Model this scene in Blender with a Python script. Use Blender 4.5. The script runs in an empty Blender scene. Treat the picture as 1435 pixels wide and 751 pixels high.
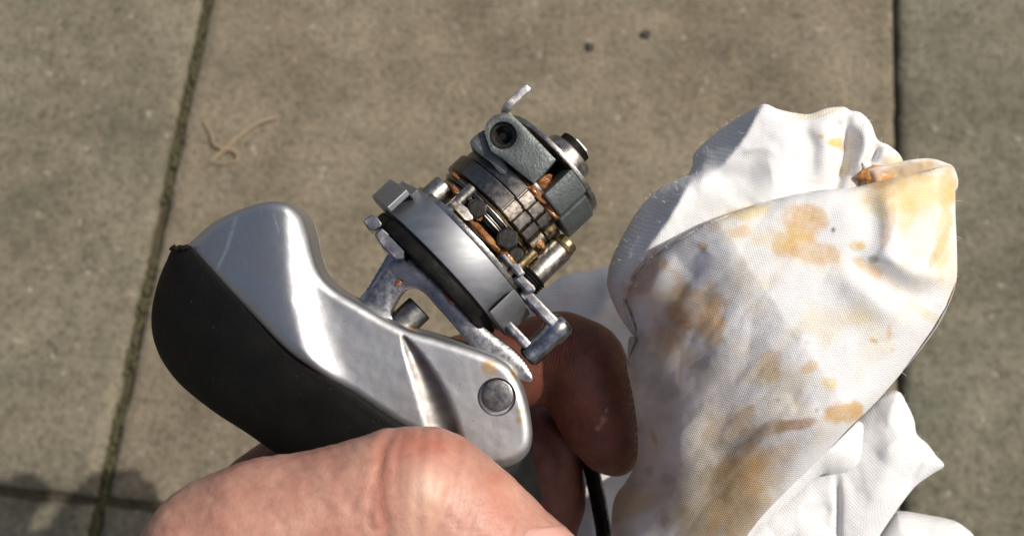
import bpy, bmesh, math, random
import numpy as np
from mathutils import Vector, Matrix, noise
from mathutils.geometry import delaunay_2d_cdt
from mathutils.bvhtree import BVHTree
random.seed(7); rng = np.random.default_rng(7)
R = math.radians
SC = bpy.context.scene
COL = SC.collection

# ------------------------------------------------------------------ camera
F, CX, CY = 1378.0, 717.5, 375.5          # focal length and centre in photo pixels
H, TILT, D = 0.63, R(16.7), 0.200         # eye height, lean from straight down, distance to the lever
S = D / F                                  # metres per photo pixel at the lever
cam = bpy.data.objects.new('camera', bpy.data.cameras.new('camera')); COL.objects.link(cam)
cam.location = (0, 0, H); cam.rotation_euler = (TILT, 0, 0)
cam.data.sensor_width = 36; cam.data.lens = 36 * F / 1435
cam.data.clip_start = 0.005; cam.data.clip_end = 500
cam.data.dof.use_dof = True; cam.data.dof.focus_distance = D - 0.004; cam.data.dof.aperture_fstop = 22
SC.camera = cam
CM = Matrix.Translation((0, 0, H)) @ Matrix.Rotation(TILT, 4, 'X')
CR = CM.to_3x3()

# ------------------------------------------------------------------ light
SUN_CAM = Vector((0.58, 0.30, 0.76)).normalized()      # towards the sun, in the camera's axes
SUN = (CR @ SUN_CAM).normalized()
sl = bpy.data.lights.new('sun', 'SUN'); sl.energy = 3.6; sl.angle = R(0.53); sl.color = (1, 0.95, 0.87)
so = bpy.data.objects.new('sun', sl); COL.objects.link(so)
so.rotation_euler = SUN.to_track_quat('Z', 'Y').to_euler()
wd = bpy.data.worlds.new('World'); SC.world = wd; wd.use_nodes = True
wn = wd.node_tree
sky = wn.nodes.new('ShaderNodeTexSky'); sky.sky_type = 'NISHITA'; sky.sun_disc = False
sky.sun_elevation = math.asin(SUN.z); sky.sun_rotation = math.atan2(SUN.x, SUN.y)
sky.dust_density = 5.0; sky.ozone_density = 0.5; sky.air_density = 0.8
bg = wn.nodes['Background']; bg.inputs['Strength'].default_value = 0.10
wn.links.new(sky.outputs[0], bg.inputs['Color'])
SC.view_settings.view_transform = 'Standard'; SC.view_settings.look = 'None'
SC.view_settings.exposure = 0.0; SC.view_settings.gamma = 1.0; SC.view_settings.use_curve_mapping = False

# ------------------------------------------------------------------ points
def Pc(u, v, w=0.0):                       # lever frame (photo pixels, w towards the lens) -> world
    return CM @ Vector(((u - CX) * S, -(v - CY) * S, -D + w * S))
def Q(u, v, w):                            # point seen at pixel (u, v) standing w above the lever plane
    k = 1 - w / F
    return CM @ Vector(((u - CX) * S * k, -(v - CY) * S * k, -D + w * S))
def G(u, v, z=0.0):                        # pixel -> ground
    d = CR @ Vector(((u - CX) / F, -(v - CY) / F, -1))
    t = (z - H) / d.z
    return Vector((0, 0, H)) + d * t
CMI = np.array(CM.inverted())
def to_px(co):                             # world coords (n,3) -> u, v, w
    c = co @ CMI[:3, :3].T + CMI[:3, 3]
    dep = -c[:, 2]
    return CX + c[:, 0] / dep * F, CY - c[:, 1] / dep * F, (D - dep) / S
CRN = np.array(CR); CTN = np.array(CM.translation)
def from_cam(c): return c @ CRN.T + CTN

# ------------------------------------------------------------------ materials
def nodes(name):
    m = bpy.data.materials.new(name); m.use_nodes = True
    nt = m.node_tree; return m, nt, nt.nodes['Principled BSDF']
def N(nt, typ, **kw):
    n = nt.nodes.new('ShaderNode' + typ)
    for k, v in kw.items():
        if k in n.inputs.keys(): n.inputs[k].default_value = v
        else: setattr(n, k, v)
    return n
def coords(nt, scale=(1, 1, 1), rot=(0, 0, 0), out='Object'):
    tc = N(nt, 'TexCoord'); mp = N(nt, 'Mapping')
    mp.inputs['Scale'].default_value = scale; mp.inputs['Rotation'].default_value = rot
    nt.links.new(tc.outputs[out], mp.inputs['Vector']); return mp.outputs[0]
def noise_tex(nt, vec, scale, detail=6, rough=0.6, dist=0.0):
    n = N(nt, 'TexNoise', Scale=scale, Detail=detail, Roughness=rough, Distortion=dist)
    nt.links.new(vec, n.inputs['Vector']); return n.outputs['Fac']
def ramp(nt, fac, stops):
    r = N(nt, 'ValToRGB'); e = r.color_ramp.elements
    while len(e) < len(stops): e.new(0.5)
    for x, (p, c) in zip(e, stops): x.position = p; x.color = c if len(c) == 4 else (*c, 1)
    nt.links.new(fac, r.inputs[0]); return r.outputs['Color']
def mix(nt, fac, a, b, mode='MIX'):
    n = N(nt, 'Mix', data_type='RGBA', blend_type=mode)
    for i, x in ((0, fac), (6, a), (7, b)):
        if hasattr(x, 'default_value') or hasattr(x, 'links'): nt.links.new(x, n.inputs[i])
        else: n.inputs[i].default_value = x if i == 0 else (*x, 1)
    return n.outputs[2]
def bump(nt, b, height, strength, dist=0.001, prev=None):
    n = N(nt, 'Bump', Strength=strength, Distance=dist)
    nt.links.new(height, n.inputs['Height'])
    if prev: nt.links.new(prev, n.inputs['Normal'])
    nt.links.new(n.outputs[0], b.inputs['Normal']); return n.outputs[0]

def metal(name, col, rough, grime_shade=(0.03, 0.028, 0.025), gamt=0.5, gscale=220, bscale=900, bstr=0.25, bdist=0.0003, stretch=None, rvar=0.15, metallic=1.0):
    m, nt, b = nodes(name)
    v = coords(nt)
    f = noise_tex(nt, v, gscale, 5, 0.65)
    c = ramp(nt, f, [(0.38, tuple(x * (1 - gamt) + g * gamt for x, g in zip(col, grime_shade))), (0.62, col)])
    nt.links.new(c, b.inputs['Base Color']); b.inputs['Metallic'].default_value = metallic
    vs = coords(nt, *stretch) if stretch else v
    f2 = noise_tex(nt, vs, bscale, 4, 0.6)
    mr = N(nt, 'MapRange'); nt.links.new(f2, mr.inputs[0])
    mr.inputs[1].default_value = 0.3; mr.inputs[2].default_value = 0.7
    mr.inputs[3].default_value = max(0.03, rough - rvar); mr.inputs[4].default_value = rough + rvar
    nt.links.new(mr.outputs[0], b.inputs['Roughness'])
    if bstr: bump(nt, b, f2, bstr, bdist)
    return m
M = {}
def make_alu():
    m, nt, b = nodes('polished_aluminium'); b.inputs['Metallic'].default_value = 1
    v = coords(nt)
    f = noise_tex(nt, v, 160, 6, 0.7)
    c = ramp(nt, f, [(0.3, (0.38, 0.38, 0.385)), (0.55, (0.49, 0.495, 0.50)), (0.75, (0.56, 0.565, 0.57))])
    fine = noise_tex(nt, v, 1500, 3, 0.7)
    pit = ramp(nt, fine, [(0.26, (0.25, 0.24, 0.22)), (0.33, (1, 1, 1))])
    c = mix(nt, 0.7, c, pit, 'MULTIPLY')
    st = coords(nt, (1, 0.04, 1), (0, 0, R(35)))
    scr = noise_tex(nt, st, 1800, 2, 0.5)
    sc2 = ramp(nt, scr, [(0.70, (0, 0, 0)), (0.74, (1, 1, 1))])
    c = mix(nt, 0.35, c, mix(nt, sc2, (1, 1, 1), (1.5, 1.5, 1.5)), 'MULTIPLY')
    a = N(nt, 'Attribute', attribute_name='wear')
    c = mix(nt, a.outputs['Fac'], c, (0.80, 0.80, 0.78))
    c = mix(nt, N(nt, 'Attribute', attribute_name='scoop_shade').outputs['Fac'], c, (0.12, 0.10, 0.082))
    sa = N(nt, 'Attribute', attribute_name='stain')
    c = mix(nt, sa.outputs['Fac'], c, (0.50, 0.30, 0.08))
    nt.links.new(c, b.inputs['Base Color'])
    r = ramp(nt, f, [(0.3, (0.58,) * 3), (0.7, (0.43,) * 3)])
    nt.links.new(r, b.inputs['Roughness'])
    p = bump(nt, b, fine, 0.10, 0.0002)
    bump(nt, b, sc2, 0.06, 0.0001, p)
    return m
M['alu'] = make_alu()
M['chrome'] = metal('dark_chrome', (0.50, 0.50, 0.51), 0.22, gamt=0.6, gscale=260, bscale=420, bstr=0.15, bdist=0.0006)
M['pitted'] = metal('pitted_cast_steel', (0.36, 0.36, 0.365), 0.36, gamt=0.35, gscale=200, bscale=900, bstr=0.10, bdist=0.0006)
M['band'] = metal('brushed_grey_steel', (0.36, 0.37, 0.385), 0.56, rvar=.06, gamt=0.15, gscale=90, bscale=900, bstr=0.06, bdist=0.0002, stretch=((0.12, 1, 1), (0, 0, R(46))))
M['steel'] = metal('worn_steel', (0.46, 0.44, 0.40), 0.34, grime_shade=(0.16, 0.125, 0.085), gamt=0.6, gscale=330, bscale=900, bstr=0.15)
M['plate'] = metal('oily_dark_steel', (0.19, 0.185, 0.175), 0.36, grime_shade=(0.10, 0.085, 0.065), gamt=0.5, gscale=160, bscale=900, bstr=0.12)
M['tooth'] = metal('ratchet_steel', (0.40, 0.375, 0.33), 0.32, grime_shade=(0.14, 0.095, 0.055), gamt=0.6, gscale=300, bscale=1000, bstr=0.12)
M['cast'] = metal('grey_casting', (0.125, 0.14, 0.137), 0.45, grime_shade=(0.07, 0.078, 0.075), gamt=0.5, gscale=320, bscale=1500, bstr=0.35, bdist=0.0004, metallic=0.55)
M['black'] = metal('black_oxide', (0.004, 0.004, 0.0037), 0.6, gamt=0.4, gscale=200, bscale=800, bstr=0.2, metallic=0.0)
M['oily'] = metal('oily_black', (0.012, 0.011, 0.009), 0.25, gamt=0.4, gscale=300, bscale=500, bstr=0.16, bdist=0.0005, metallic=0.2)
M['black'].node_tree.nodes['Principled BSDF'].inputs['Specular IOR Level'].default_value = 0.12
M['brass'] = metal('brass', (0.48, 0.37, 0.19), 0.3, grime_shade=(0.25, 0.16, 0.06), gamt=0.5, gscale=300, bscale=900, bstr=0.2)
M['bright'] = metal('bright_plate', (0.60, 0.58, 0.52), 0.34, grime_shade=(0.2, 0.17, 0.12), gamt=0.7, gscale=420, bscale=700, bstr=0.3, bdist=0.0005)
M['tab'] = metal('bright_tab', (0.85, 0.83, 0.78), 0.5, grime_shade=(0.45, 0.42, 0.36), gamt=0.5, gscale=500, bscale=700, bstr=0.2)
M['pin'] = metal('pin_steel', (0.26, 0.255, 0.25), 0.4, gamt=0.4, gscale=320, bscale=900, bstr=0.2)
def make_grease():
    m, nt, b = nodes('orange_grease'); v = coords(nt)
    f = noise_tex(nt, v, 380, 4, 0.6)
    c = ramp(nt, f, [(0.3, (0.05, 0.02, 0.008)), (0.5, (0.24, 0.095, 0.03)), (0.7, (0.42, 0.22, 0.08))])
    nt.links.new(c, b.inputs['Base Color']); b.inputs['Roughness'].default_value = 0.14
    b.inputs['Subsurface Weight'].default_value = 0.25; b.inputs['Subsurface Scale'].default_value = 0.0008
    bump(nt, b, noise_tex(nt, v, 500, 3), 0.2, 0.0005); return m
M['grease'] = make_grease()
def make_rubber():
    m, nt, b = nodes('black_rubber'); v = coords(nt)
    f = noise_tex(nt, v, 120, 4)
    nt.links.new(ramp(nt, f, [(0.3, (0.006, 0.006, 0.0055)), (0.7, (0.011, 0.0105, 0.0095))]), b.inputs['Base Color'])
    dust = ramp(nt, noise_tex(nt, v, 1300, 2, 0.6), [(0.70, (0, 0, 0)), (0.76, (0.5, 0.5, 0.5))])
    base = b.inputs['Base Color'].links[0].from_socket; nt.links.new(mix(nt, dust, base, (0.09, 0.085, 0.075)), b.inputs['Base Color'])
    b.inputs['Roughness'].default_value = 0.6; b.inputs['Specular IOR Level'].default_value = 0.12
    bump(nt, b, noise_tex(nt, v, 2200, 3, 0.7), 0.35, 0.0003); return m
M['rubber'] = make_rubber()
def make_skin():
    m, nt, b = nodes('skin'); v = coords(nt)
    f = noise_tex(nt, v, 90, 6, 0.65)
    c = ramp(nt, f, [(0.3, (0.40, 0.185, 0.135)), (0.5, (0.48, 0.25, 0.185)), (0.72, (0.55, 0.315, 0.24))])
    sp = noise_tex(nt, v, 700, 4, 0.7)
    c = mix(nt, 0.30, c, ramp(nt, sp, [(0.35, (0.6, 0.5, 0.45)), (0.6, (1, 1, 1))]), 'MULTIPLY')
    a = N(nt, 'Attribute', attribute_name='grime_shade')
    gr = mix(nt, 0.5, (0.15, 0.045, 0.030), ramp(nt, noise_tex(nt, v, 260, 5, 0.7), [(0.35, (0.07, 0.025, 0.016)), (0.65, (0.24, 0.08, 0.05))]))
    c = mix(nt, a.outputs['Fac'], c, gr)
    fl = N(nt, 'Attribute', attribute_name='flush')
    c = mix(nt, fl.outputs['Fac'], c, (0.46, 0.135, 0.090))
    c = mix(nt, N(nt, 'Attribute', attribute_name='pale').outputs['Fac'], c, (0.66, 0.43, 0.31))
    nt.links.new(c, b.inputs['Base Color'])
    b.inputs['Roughness'].default_value = 0.47; b.inputs['Specular IOR Level'].default_value = 0.4
    b.inputs['Subsurface Weight'].default_value = 0.22; b.inputs['Subsurface Scale'].default_value = 0.0022
    b.inputs['Subsurface Radius'].default_value = (1.0, 0.35, 0.18)
    # fine skin lines: two crossing cell networks
    vo = N(nt, 'TexVoronoi', Scale=1100.0, feature='DISTANCE_TO_EDGE')
    nt.links.new(coords(nt, (1, 0.45, 1), (0, 0, R(-25))), vo.inputs['Vector'])
    vr = ramp(nt, vo.outputs['Distance'], [(0.0, (0, 0, 0)), (0.12, (1, 1, 1))])
    p = bump(nt, b, vr, 0.13, 0.0003)
    p = bump(nt, b, noise_tex(nt, coords(nt, (0.35, 1.6, 1), (0, 0, R(20))), 420, 4, 0.6), 0.20, 0.0006, p)
    # ridges of the finger pad
    pa = N(nt, 'Attribute', attribute_name='ridge')
    sn = N(nt, 'Math', operation='SINE'); nt.links.new(pa.outputs['Fac'], sn.inputs[0])
    pm = N(nt, 'Math', operation='MULTIPLY'); nt.links.new(sn.outputs[0], pm.inputs[0]); nt.links.new(N(nt, 'Attribute', attribute_name='pad').outputs['Fac'], pm.inputs[1])
    bump(nt, b, pm.outputs[0], 0.16, 0.0002, p)
    return m
M['skin'] = make_skin()
def make_nail():
    m, nt, b = nodes('nail'); b.inputs['Base Color'].default_value = (0.62, 0.34, 0.28, 1)
    b.inputs['Roughness'].default_value = 0.3; b.inputs['Subsurface Weight'].default_value = 0.2
    b.inputs['Subsurface Scale'].default_value = 0.001
    bump(nt, b, noise_tex(nt, coords(nt, (1, .1, 1), (0, 0, R(45))), 900, 3), 0.2, 0.0003); return m
M['nail'] = make_nail()
def make_cloth():
    m, nt, b = nodes('stained_cotton')
    a = N(nt, 'Attribute', attribute_name='tint'); col = a.outputs['Color']
    uv = N(nt, 'UVMap', uv_map='weave')
    v = coords(nt)
    # piqué weave in the cloth's own coordinates (1 uv unit = one cell)
    def wave(direction, sc):
        mp = N(nt, 'Mapping'); mp.inputs['Rotation'].default_value = (0, 0, direction)
        nt.links.new(uv.outputs[0], mp.inputs[0])
        wv = N(nt, 'TexWave', Scale=sc, Distortion=1.6, Detail=2.0); wv.inputs['Detail Scale'].default_value = 0.4
        nt.links.new(mp.outputs[0], wv.inputs[0]); return wv.outputs['Fac']
    w1, w2 = wave(R(35), 0.62), wave(R(100), 0.5)
    mm = N(nt, 'Math', operation='MULTIPLY'); nt.links.new(w1, mm.inputs[0]); nt.links.new(w2, mm.inputs[1])
    br = ramp(nt, mm.outputs[0], [(0.0, (0.84, 0.83, 0.82)), (0.45, (1, 1, 1))])
    col = mix(nt, 0.45, col, br, 'MULTIPLY')
    dn = noise_tex(nt, v, 130, 6, 0.7)
    col = mix(nt, 0.35, col, ramp(nt, dn, [(0.3, (0.80, 0.77, 0.72)), (0.55, (1, 1, 1))]), 'MULTIPLY')
    nt.links.new(col, b.inputs['Base Color'])
    b.inputs['Roughness'].default_value = 0.9; b.inputs['Specular IOR Level'].default_value = 0.15
    b.inputs['Sheen Weight'].default_value = 0.15
    b.inputs['Subsurface Weight'].default_value = 0.12; b.inputs['Subsurface Scale'].default_value = 0.0015
    b.inputs['Subsurface Radius'].default_value = (1, 1, 1)
    p = bump(nt, b, mm.outputs[0], 0.30, 0.0003)
    p = bump(nt, b, noise_tex(nt, v, 3500, 3, 0.7), 0.3, 0.0002, p)
    bump(nt, b, noise_tex(nt, v, 120, 4, 0.55), 0.10, 0.0015, p)
    return m
M['cloth'] = make_cloth()
def make_slab():
    m, nt, b = nodes('weathered_concrete'); v = coords(nt, out='Object')
    oi = N(nt, 'ObjectInfo')
    va = N(nt, 'VectorMath', operation='ADD'); nt.links.new(v, va.inputs[0])
    mul = N(nt, 'VectorMath', operation='SCALE'); nt.links.new(oi.outputs['Location'], mul.inputs[0]); mul.inputs['Scale'].default_value = 7.3
    nt.links.new(mul.outputs[0], va.inputs[1]); v = va.outputs[0]
    f = noise_tex(nt, v, 9, 8, 0.62, 0.3)
    warm = ramp(nt, f, [(0.30, (0.152, 0.124, 0.084)), (0.5, (0.208, 0.172, 0.119)), (0.7, (0.260, 0.221, 0.158))])
    tint = N(nt, 'Attribute', attribute_name='tone', attribute_type='OBJECT')
    grey = ramp(nt, f, [(0.30, (0.105, 0.102, 0.074)), (0.5, (0.154, 0.148, 0.107)), (0.7, (0.202, 0.192, 0.143))])
    c = mix(nt, tint.outputs['Fac'], warm, grey)
    g = noise_tex(nt, v, 230, 5, 0.75)
    c = mix(nt, 1.0, c, ramp(nt, g, [(0.28, (0.40, 0.39, 0.37)), (0.5, (1, 1, 1)), (0.75, (1.35, 1.33, 1.28))]), 'MULTIPLY')
    gm = noise_tex(nt, v, 60, 5, 0.7)
    c = mix(nt, 0.7, c, ramp(nt, gm, [(0.3, (0.66, 0.66, 0.62)), (0.5, (1, 1, 1)), (0.7, (1.15, 1.13, 1.1))]), 'MULTIPLY')
    vo = N(nt, 'TexVoronoi', Scale=120.0); wob = N(nt, 'TexNoise', Scale=120.0, Detail=3.0); nt.links.new(v, wob.inputs['Vector'])
    wv = N(nt, 'VectorMath', operation='MULTIPLY_ADD'); nt.links.new(wob.outputs['Color'], wv.inputs[0]); wv.inputs[1].default_value = (.012, .012, .012); nt.links.new(v, wv.inputs[2]); nt.links.new(wv.outputs[0], vo.inputs['Vector'])
    stone = ramp(nt, vo.outputs['Distance'], [(0.10, (1, 1, 1)), (0.30, (0, 0, 0))])
    pick = N(nt, 'SeparateColor'); nt.links.new(vo.outputs['Color'], pick.inputs[0])
    gt = N(nt, 'Math', operation='GREATER_THAN'); nt.links.new(pick.outputs[0], gt.inputs[0]); gt.inputs[1].default_value = 0.72
    mu = N(nt, 'Math', operation='MULTIPLY'); nt.links.new(stone, mu.inputs[0]); nt.links.new(gt.outputs[0], mu.inputs[1])
    mu2 = N(nt, 'Math', operation='MULTIPLY'); nt.links.new(mu.outputs[0], mu2.inputs[0]); nt.links.new(pick.outputs[1], mu2.inputs[1])
    c = mix(nt, mu2.outputs[0], c, (0.34, 0.31, 0.25))
    al = noise_tex(nt, v, 16, 6, 0.7)
    c = mix(nt, ramp(nt, al, [(0.50, (0, 0, 0)), (0.75, (0.6, 0.6, 0.6))]), c, (0.075, 0.085, 0.055))
    nt.links.new(c, b.inputs['Base Color']); b.inputs['Roughness'].default_value = 0.9
    b.inputs['Specular IOR Level'].default_value = 0.25
    p = bump(nt, b, g, 0.8, 0.0022)
    bump(nt, b, gm, 0.5, 0.004, p); return m
M['slab'] = make_slab()
def make_soil():
    m, nt, b = nodes('mossy_joint_soil'); v = coords(nt)
    f = noise_tex(nt, v, 55, 6, 0.7)
    nt.links.new(ramp(nt, f, [(0.35, (0.045, 0.036, 0.022)), (0.52, (0.075, 0.062, 0.034)), (0.62, (0.070, 0.075, 0.028))]), b.inputs['Base Color'])
    b.inputs['Roughness'].default_value = 1; bump(nt, b, noise_tex(nt, v, 300, 4), 1, 0.004); return m
M['soil'] = make_soil()
def flat(name, c, rough=0.8):
    m, nt, b = nodes(name)
    f = noise_tex(nt, coords(nt), 300, 4)
    nt.links.new(ramp(nt, f, [(0.3, tuple(x * 0.7 for x in c)), (0.7, c)]), b.inputs['Base Color'])
    b.inputs['Roughness'].default_value = rough; return m
M['straw'] = flat('dry_straw', (0.31, 0.235, 0.145)); M['crumb'] = flat('dark_crumb', (0.05, 0.043, 0.034))
M['ochre'] = flat('wiped_grease', (0.60, 0.30, 0.10), 0.4)
M['moss'] = flat('moss', (0.070, 0.064, 0.026), 1.0)

# ------------------------------------------------------------------ mesh helpers
def link(name, verts, faces, mat, parent=None, smooth=35, attrs=None):
    verts = np.asarray(verts, dtype=float)
    c = (verts.min(0) + verts.max(0)) / 2
    me = bpy.data.meshes.new(name)
    me.from_pydata((verts - c).tolist(), [], [tuple(int(i) for i in f) for f in faces])
    me.update()
    bm = bmesh.new(); bm.from_mesh(me); bmesh.ops.recalc_face_normals(bm, faces=bm.faces); bm.to_mesh(me); bm.free()
    finish(me, mat, smooth)
    for k, (typ, data) in (attrs or {}).items():
        at = me.attributes.new(k, typ, 'POINT')
        at.data.foreach_set('value' if typ == 'FLOAT' else 'color', np.asarray(data, dtype=np.float32).ravel())
    o = bpy.data.objects.new(name, me); COL.objects.link(o); o.location = c.tolist()
    adopt(o, parent); return o
def finish(me, mat, smooth):
    me.materials.append(M[mat])
    me.polygons.foreach_set('use_smooth', [True] * len(me.polygons))
    me.set_sharp_from_angle(angle=R(smooth)); me.update()
def world_of(o):
    m = Matrix.LocRotScale(o.location, o.rotation_euler, o.scale)
    return world_of(o.parent) @ o.matrix_parent_inverse @ m if o.parent else m
def adopt(o, parent):
    if parent:
        o.parent = parent; o.matrix_parent_inverse = world_of(parent).inverted()
def thing(name, label, cat, loc, group=None):
    o = bpy.data.objects.new(name, None); COL.objects.link(o); o.location = loc; o.empty_display_size = 0.01
    tag(o, label, cat, group); return o
def tag(o, label, cat, group=None):
    o['label'] = label; o['category'] = cat
    if group: o['group'] = group
    return o
def bevelled(verts, faces, width, seg=2, angle=25):
    bm = bmesh.new(); vs = [bm.verts.new(v) for v in verts]
    for f in faces: bm.faces.new([vs[i] for i in f])
    bmesh.ops.recalc_face_normals(bm, faces=bm.faces)
    es = [e for e in bm.edges if len(e.link_faces) == 2 and e.calc_face_angle() > R(angle)]
    if width: bmesh.ops.bevel(bm, geom=es, offset=width, segments=seg, affect='EDGES', profile=0.5, clamp_overlap=True)
    V = [v.co.copy() for v in bm.verts]; bm.verts.index_update()
    Fc = [[v.index for v in f.verts] for f in bm.faces]; bm.free(); return V, Fc
# mechanism frame: t across the discs, a along the spindle (towards the nut), w towards the lens
O_PX = (630, 360); AW = -50.0; PHI = R(-7)
A2 = Vector((0.725, 0.688, 0)).normalized(); T2 = Vector((0.688, -0.725, 0)).normalized()
AX = (A2 * math.cos(PHI) + Vector((0, 0, 1)) * math.sin(PHI)); TX = T2; WX = TX.cross(AX)
if WX.z < 0: WX = -WX
MO = Vector(((O_PX[0] - CX), -(O_PX[1] - CY), AW))
def Mx(t, a, w=0):
    p = (MO + TX * t + AX * a + WX * w)
    return CM @ Vector((p.x * S, p.y * S, -D + p.z * S))
def lathe(name, prof, mat, parent, t=0, w=0, seg=48, axis='a', rmod=None, smooth=35, arc=None):
    """prof: list of (a, r); solid of revolution about the spindle direction at (t, w)"""
    V, Fc = [], []
    for a, r in prof:
        for k in range(seg):
            th = 2 * math.pi * k / seg
            rr = r * (rmod(th, a) if rmod else 1)
            V.append(Mx(t + rr * math.sin(th), a, w + rr * math.cos(th)))
    n = len(prof)
    for i in range(n - 1):
        for k in range(seg):
            k2 = (k + 1) % seg
            Fc.append((i * seg + k, i * seg + k2, (i + 1) * seg + k2, (i + 1) * seg + k))
    Fc.append(tuple(range(seg))); Fc.append(tuple((n - 1) * seg + k for k in range(seg)))
    return link(name, V, Fc, mat, parent, smooth)
def disc(name, a0, a1, r, mat, parent, t=0, w=0, b=2.0, seg=64, **k):
    return lathe(name, [(a0, r - b), (a0 + b * .3, r - b * .3), (a0 + b, r), (a1 - b, r), (a1 - b * .3, r - b * .3), (a1, r - b)], mat, parent, t, w, seg, **k)
def box_m(name, t0, t1, a0, a1, w0, w1, mat, parent, bev=2.0):
    V = [Mx(t, a, w) for w in (w0, w1) for a in (a0, a1) for t in (t0, t1)]
    Fc = [(0, 1, 3, 2), (4, 6, 7, 5), (0, 4, 5, 1), (2, 3, 7, 6), (0, 2, 6, 4), (1, 5, 7, 3)]
    V, Fc = bevelled(V, Fc, bev * S); return link(name, V, Fc, mat, parent, 17)
def prism_m(name, poly, plane, lo, hi, mat, parent, bev=2.0):
    """extrude a polygon; plane 'ta' (extrude w), 'tw' (extrude a)"""
    f = (lambda p, z: Mx(p[0], p[1], z)) if plane == 'ta' else (lambda p, z: Mx(p[0], z, p[1]))
    n = len(poly); V = [f(p, lo) for p in poly] + [f(p, hi) for p in poly]
    Fc = [tuple(range(n)), tuple(range(n, 2 * n))] + [(i, (i + 1) % n, n + (i + 1) % n, n + i) for i in range(n)]
    V, Fc = bevelled(V, Fc, bev * S); return link(name, V, Fc, mat, parent, 17)
def smooth_poly(pts, n=8, closed=True):
    """Catmull-Rom through the points"""
    P = [np.array(p, float) for p in pts]; out = []; L = len(P)
    for i in range(L if closed else L - 1):
        g = (lambda k: P[k % L]) if closed else (lambda k: P[min(max(k, 0), L - 1)])
        p0, p1, p2, p3 = g(i - 1), g(i), g(i + 1), g(i + 2)
        for k in range(n):
            x = k / n
            out.append(0.5 * ((2 * p1) + (-p0 + p2) * x + (2 * p0 - 5 * p1 + 4 * p2 - p3) * x * x + (-p0 + 3 * p1 - 3 * p2 + p3) * x ** 3))
    if not closed: out.append(P[-1])
    return np.array(out)
def seg_dist(p, A, B):
    """distance of points p (n,2) to segments A->B (m,2)"""
    best = np.full(len(p), 1e9)
    for a, b in zip(A, B):
        ab = b - a; L = max(1e-9, ab @ ab)
        x = np.clip(((p - a) @ ab) / L, 0, 1)
        best = np.minimum(best, np.linalg.norm(p - (a + x[:, None] * ab), axis=1))
    return best
def inside(p, poly):
    x, y = p[:, 0], p[:, 1]; r = np.zeros(len(p), bool); n = len(poly); j = n - 1
    for i in range(n):
        xi, yi = poly[i]; xj, yj = poly[j]
        c = ((yi > y) != (yj > y)) & (x < (xj - xi) * (y - yi) / (yj - yi + 1e-12) + xi); r ^= c; j = i
    return r
def fnoise(u, v, sc, seed=0.0, octaves=3):
    return np.array([noise.fractal(Vector((a / sc, b / sc, seed)), 1.0, 2.0, octaves) for a, b in zip(u, v)])
def resample(poly, step):
    out = []; n = len(poly)
    for i in range(n):
        a, b = poly[i], poly[(i + 1) % n]; L = np.linalg.norm(b - a); k = max(1, int(round(L / step)))
        out += [a + (b - a) * j / k for j in range(k)]
    return np.array(out)
def relief_grid(poly, step, holes=(), lines=()):
    """2-D triangulation of a polygon with inner points on a jittered grid, denser at the rim"""
    rings = [resample(poly, step)] + [resample(np.array(h, float), step) for h in holes]
    pts = []; edges = []; base = 0
    for r in rings:
        n = len(r); pts += list(r); edges += [(base + i, base + (i + 1) % n) for i in range(n)]; base += n
    mn, mx = poly.min(0), poly.max(0)
    gx, gy = np.meshgrid(np.arange(mn[0], mx[0], step), np.arange(mn[1], mx[1], step * .866))
    gx[1::2] += step / 2
    g = np.stack([gx.ravel(), gy.ravel()], 1)
    ok = inside(g, poly)
    for h in holes: ok &= ~inside(g, np.array(h, float))
    allr = [(r, np.roll(r, -1, 0)) for r in rings]
    d = np.min([seg_dist(g, a, b) for a, b in allr], 0)
    g = g[ok & (d > step * 2.8)]
    extra = []
    for r in rings:                          # thin rows hugging the rim, for round edges
        nxt, prv = np.roll(r, -1, 0), np.roll(r, 1, 0)
        r2 = r; tn = nxt - prv; tn /= np.linalg.norm(tn, axis=1)[:, None] + 1e-9
        nm = np.stack([-tn[:, 1], tn[:, 0]], 1)
        for off in (step * .12, step * .4, step * .85, step * 1.45, step * 2.2):
            for s in (1, -1):
                q = r + nm * off * s
                k = inside(q, poly) & (np.min([seg_dist(q, a, b) for a, b in allr], 0) > off * .9)
                for h in holes: k &= ~inside(q, np.array(h, float))
                extra.append(q[k])
    for ln in lines:
        ln = resample(np.array(ln, float), step * .8); q = ln[inside(ln, poly)]
        dd = seg_dist(g, ln, np.roll(ln, -1, 0)); g = g[dd > step * .55]
        b0 = len(pts); pts = list(pts) + list(q)
        edges += [(b0 + i, b0 + i + 1) for i in range(len(q) - 1) if np.linalg.norm(q[i + 1] - q[i]) < step * 2]
    g = np.concatenate([g] + extra)
    vs = [Vector((float(a), float(b))) for a, b in list(pts) + list(g)]
    ov, oe, of, *_ = delaunay_2d_cdt(vs, edges, [], 2, 1e-6)
    V = np.array([[p.x, p.y] for p in ov]); Fc = [f for f in of if len(f) == 3]
    if holes:
        cen = np.array([V[list(f)].mean(0) for f in Fc]); k = np.ones(len(cen), bool)
        for h in holes: k &= ~inside(cen, np.array(h, float))
        Fc = [f for f, q in zip(Fc, k) if q]
    ds = [seg_dist(V, a, b) for a, b in allr]
    return V, Fc, np.min(ds, 0), rings
def round_edge(d, r):
    x = np.clip(1 - d / r, 0, 1); return r * (1 - np.sqrt(1 - x * x))
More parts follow.
